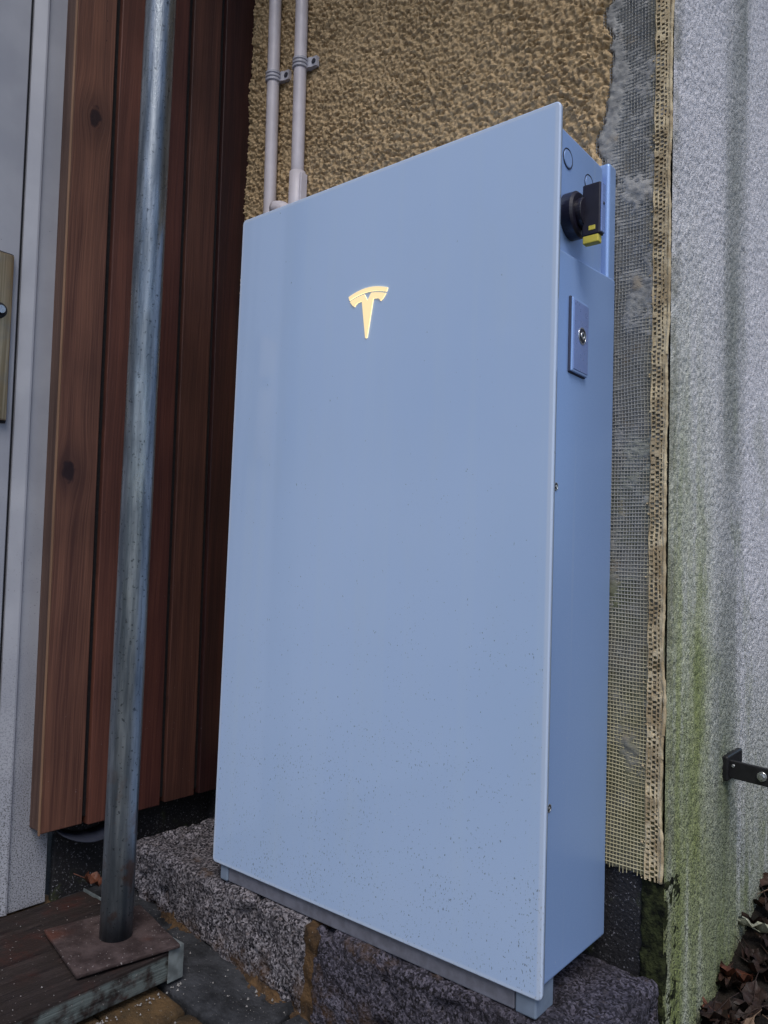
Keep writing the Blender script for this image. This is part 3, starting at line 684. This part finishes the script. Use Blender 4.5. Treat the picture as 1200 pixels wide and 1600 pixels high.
# ------------------------------------------------------------------ scaffold pole and sole board
sb = thing('sole_board', (-.08, -.5, -.13), 'dark weathered scaffold board lying in front of the door', 'board')
def pl_disp(P): return .004*(fbm(P*np.array([60, 4, 60]), 3, 120)-.5)+.004*(fbm(P*np.array([9, 5, 9]), 2, 121)-.5)
V, F = rbox((-.228, -1.5, -.128), (.058, -.098, -.084), .003, .011, 2, pl_disp); V[:, 1] = V[:, 1]; mesh_obj('plank', V, F, M['plank'], sb, True)
mb = MB()
V, F = box((-.1, -.122, -.0818), (.059, -.0945, -.0806)); mb.add(V, F); V, F = box((-.229, -.0955, -.129), (.0592, -.0945, -.0818)); mb.add(V, F); V, F = box((.0588, -.122, -.129), (.0600, -.0955, -.0818)); mb.add(V, F)
mb.obj('end_band', m_plain('dull_steel_band', (.20, .23, .24), .55, .4, var=.35, vs=50), sb)
pole = thing('scaffold_pole', (-.026, -.158, -.08), 'galvanised steel scaffold pole standing in front of the timber cladding', 'pole')
PA, PB = np.array([-.026, -.158, -.075]), np.array([-.0345, -.165, 1.43])
tt = np.linspace(0, 1.65, 60); pts = PA[None]+(PB-PA)[None]*tt[:, None]
V, F = tube(pts, .0242, 40); V[:, 0] += .0006*(vnoise(V*np.array([40, 40, 9]), 5)-.5); mesh_obj('tube', V, F, M['galv'], pole, True)
V, F = rbox((-.080, -.076, -.0805), (.080, .076, -.0745), .0015, .012, 1, lambda P: .0012*(fbm(P*40, 2, 3)-.5))
a = math.radians(-12); ca, sa = math.cos(a), math.sin(a); V = np.stack([V[:, 0]*ca-V[:, 1]*sa-.027, V[:, 0]*sa+V[:, 1]*ca-.165, V[:, 2]], -1); mesh_obj('base_plate', V, F, M['rust'], pole, True)

# ------------------------------------------------------------------ black bracket on the side wall
br = thing('metal_bracket', (XC, .48, .2), 'small black steel bracket bolted to the pale side wall', 'bracket')
V, F = rbox((XC+.002, .452, .183), (XC+.013, .535, .222), .003, None, 2); mesh_obj('wall_plate', V, F, M['blackm'], br)
V, F = rbox((XC+.010, .462, .188), (XC+.30, .468, .216), .0015, None, 2); V[:, 2] += -(V[:, 0]-XC)*.06; mesh_obj('arm', V, F, M['blackm'], br)
def disc_y(x, z, rad, y0, y1, mat, name, parent, n=6, bev=.0005):
    V, F = tube([(x, y0, z), (x, y1+bev, z), (x, y1, z)], [rad, rad, rad-bev], n); return fix_normals(mesh_obj(name, V, F, mat, parent))
b = disc_y(XC+.060, .199, .0072, .463, .4585, M['chrome'], 'bolt_washer', br, 20); disc_y(XC+.060, .199, .0046, .460, .455, M['chrome'], 'bolt_head', b, 6)
disc_y(XC+.018, .207, .0026, .463, .4600, M['chrome'], 'rivet', br, 12)

# ------------------------------------------------------------------ fallen leaves
leafm = [m_leaf('rust_leaf', (.055, .017, .010), (.12, .040, .020)), m_leaf('brown_leaf', (.022, .011, .008), (.055, .028, .018)), m_leaf('tan_leaf', (.11, .07, .045), (.21, .14, .09)), m_leaf('pale_leaf', (.30, .32, .24), (.48, .48, .38)), m_leaf('dark_leaf', (.012, .007, .006), (.032, .016, .012))]
def leaf(x, y, z, L, wd, yaw, pitch, roll, curl, mat, label, group=None, name='fallen_leaf'):
    nu, nv = 9, 5; V = []; F = []
    for i in range(nu):
        s = i/(nu-1); w = wd*math.sin(math.pi*min(1, s*.97+.03))**.8*(1-.25*s)
        for j in range(nv):
            q = j/(nv-1)*2-1; jag = 1+.16*math.sin(i*2.7+yaw*5)*(abs(q) > .9)
            V.append(((s-.5)*L, q*w*jag, curl*L*(2*s-1)**2+.35*w*abs(q)+.006*math.sin(i*1.9+j*1.3+yaw)))
    # leaf stalk at the base and leaf thickness
    n = len(V); V += [(a, b_, c-.0006) for a, b_, c in V]
    for i in range(nu-1):
        for j in range(nv-1):
            p = i*nv+j; F.append((p, p+nv, p+nv+1, p+1)); F.append((n+p, n+p+1, n+p+nv+1, n+p+nv))
    V = np.array(V); Vt, Ft = tube([(-.5*L-.02, .004, V[2][2]+.004), (-.5*L, 0, V[2][2]), (0, 0, V[4*nv+2][2]+.0004), (.45*L, 0, V[8*nv+2][2])], [.0007, .0009, .0007, .0003], 5)
    F += [tuple(k+len(V) for k in q) for q in Ft]; V = np.concatenate([V, Vt])
    Rm = np.array(Matrix.Rotation(yaw, 3, 'Z') @ Matrix.Rotation(pitch, 3, 'Y') @ Matrix.Rotation(roll, 3, 'X'))
    V = V@Rm.T+np.array([x, y, z]); o = mesh_obj(name, V, F, mat, None, True, origin=(x, y, z)); return tag(o, label, 'leaf', group)
def bz(x, y): return float(bfn(np.array([[x]]), np.array([[y]]))[0, 0, 2])
GL = 'fallen leaves heaped against the side wall'
for i in range(170):
    x = .690+.24*random.random()**1.2; y = .22+.75*random.random()**1.15; kd = random.choices([0, 1, 2, 4], [1.0, 3, .5, 8])[0]
    dv = Vector((x, y, -.1))-CAM; dz_ = dv.dot(f); px_ = 600+FPX*dv.dot(r2)/dz_
    if px_ > 1290: continue                      # outside the picture
    lab = ['curled rust-brown dead leaf in the heap by the side wall', 'dull brown dead leaf in the heap by the side wall', 'light tan dead leaf in the heap by the side wall', '', 'blackened wet leaf in the heap by the side wall'][kd]
    leaf(x, y, bz(x, y)+random.uniform(.004, .022), random.uniform(.035, .075), random.uniform(.009, .021), random.uniform(0, 6.28), random.uniform(-.45, .45), random.uniform(-.5, .5), random.uniform(.05, .25), leafm[kd], lab, GL)
for i in range(7):
    x = random.uniform(.70, .86); y = random.uniform(.3, .85); a = random.uniform(0, 6.28); L = random.uniform(.05, .11); z = bz(x, y)+.02
    pts = [(x+L*(q-.5)*math.cos(a)+random.uniform(-.003, .003), y+L*(q-.5)*math.sin(a)+random.uniform(-.003, .003), z+random.uniform(-.003, .006)) for q in np.linspace(0, 1, 6)]
    V, F = tube(pts, np.linspace(.0016, .0007, 6), 6); o = mesh_obj('fallen_twig', V, F, leafm[2 if i % 2 else 1], None, True, origin=(x, y, z)); tag(o, 'thin dry twig lying among the leaves by the side wall', 'twig', 'twigs among the fallen leaves')
leaf(.715, .56, bz(.715, .56)+.028, .07, .017, .5, .12, -.3, .08, leafm[3], 'pale whitish leaf lying on the dark leaf heap')
leaf(-.205, -.088, -.064, .042, .014, 1.3, .25, .4, .2, leafm[0], 'small rust-red leaf behind the scaffold pole', None)

# ------------------------------------------------------------------ grit
mb = MB()
def crumb(x, y, z, s):
    ph = np.array([[1, 0, -.4], [-.5, .9, -.4], [-.5, -.9, -.4], [0, 0, 1]])*s*RNG.uniform(.6, 1.3, (4, 3)); a = RNG.uniform(0, 6.28); c_, s_ = math.cos(a), math.sin(a)
    ph = np.stack([ph[:, 0]*c_-ph[:, 1]*s_+x, ph[:, 0]*s_+ph[:, 1]*c_+y, ph[:, 2]+z], -1); mb.add(ph, [(0, 1, 3), (1, 2, 3), (2, 0, 3), (0, 2, 1)])
for i in range(520):
    y = RNG.uniform(-.6, -.012); x = RNG.uniform(-.2, .6)
    onb = x < .058 and y < -.098
    if not onb: crumb(x, y, zg(x)+.0015, RNG.choice([.0008, .0012, .0018, .0028], p=[.5, .3, .15, .05]))
    elif RNG.random() < .5 and (x+.03)**2+(y+.16)**2 > .02: crumb(x, y, -.0825, RNG.choice([.0007, .001, .0016]))
for i in range(60):
    x = .062+abs(RNG.normal(0, .006)); y = RNG.uniform(-.30, -.10); crumb(x, y, zg(x)+.002, RNG.uniform(.0008, .0024))
o = mb.obj('scattered_grit', M['grit']); tag(o, 'pale grit and crumbs scattered over the paving', kind='stuff')
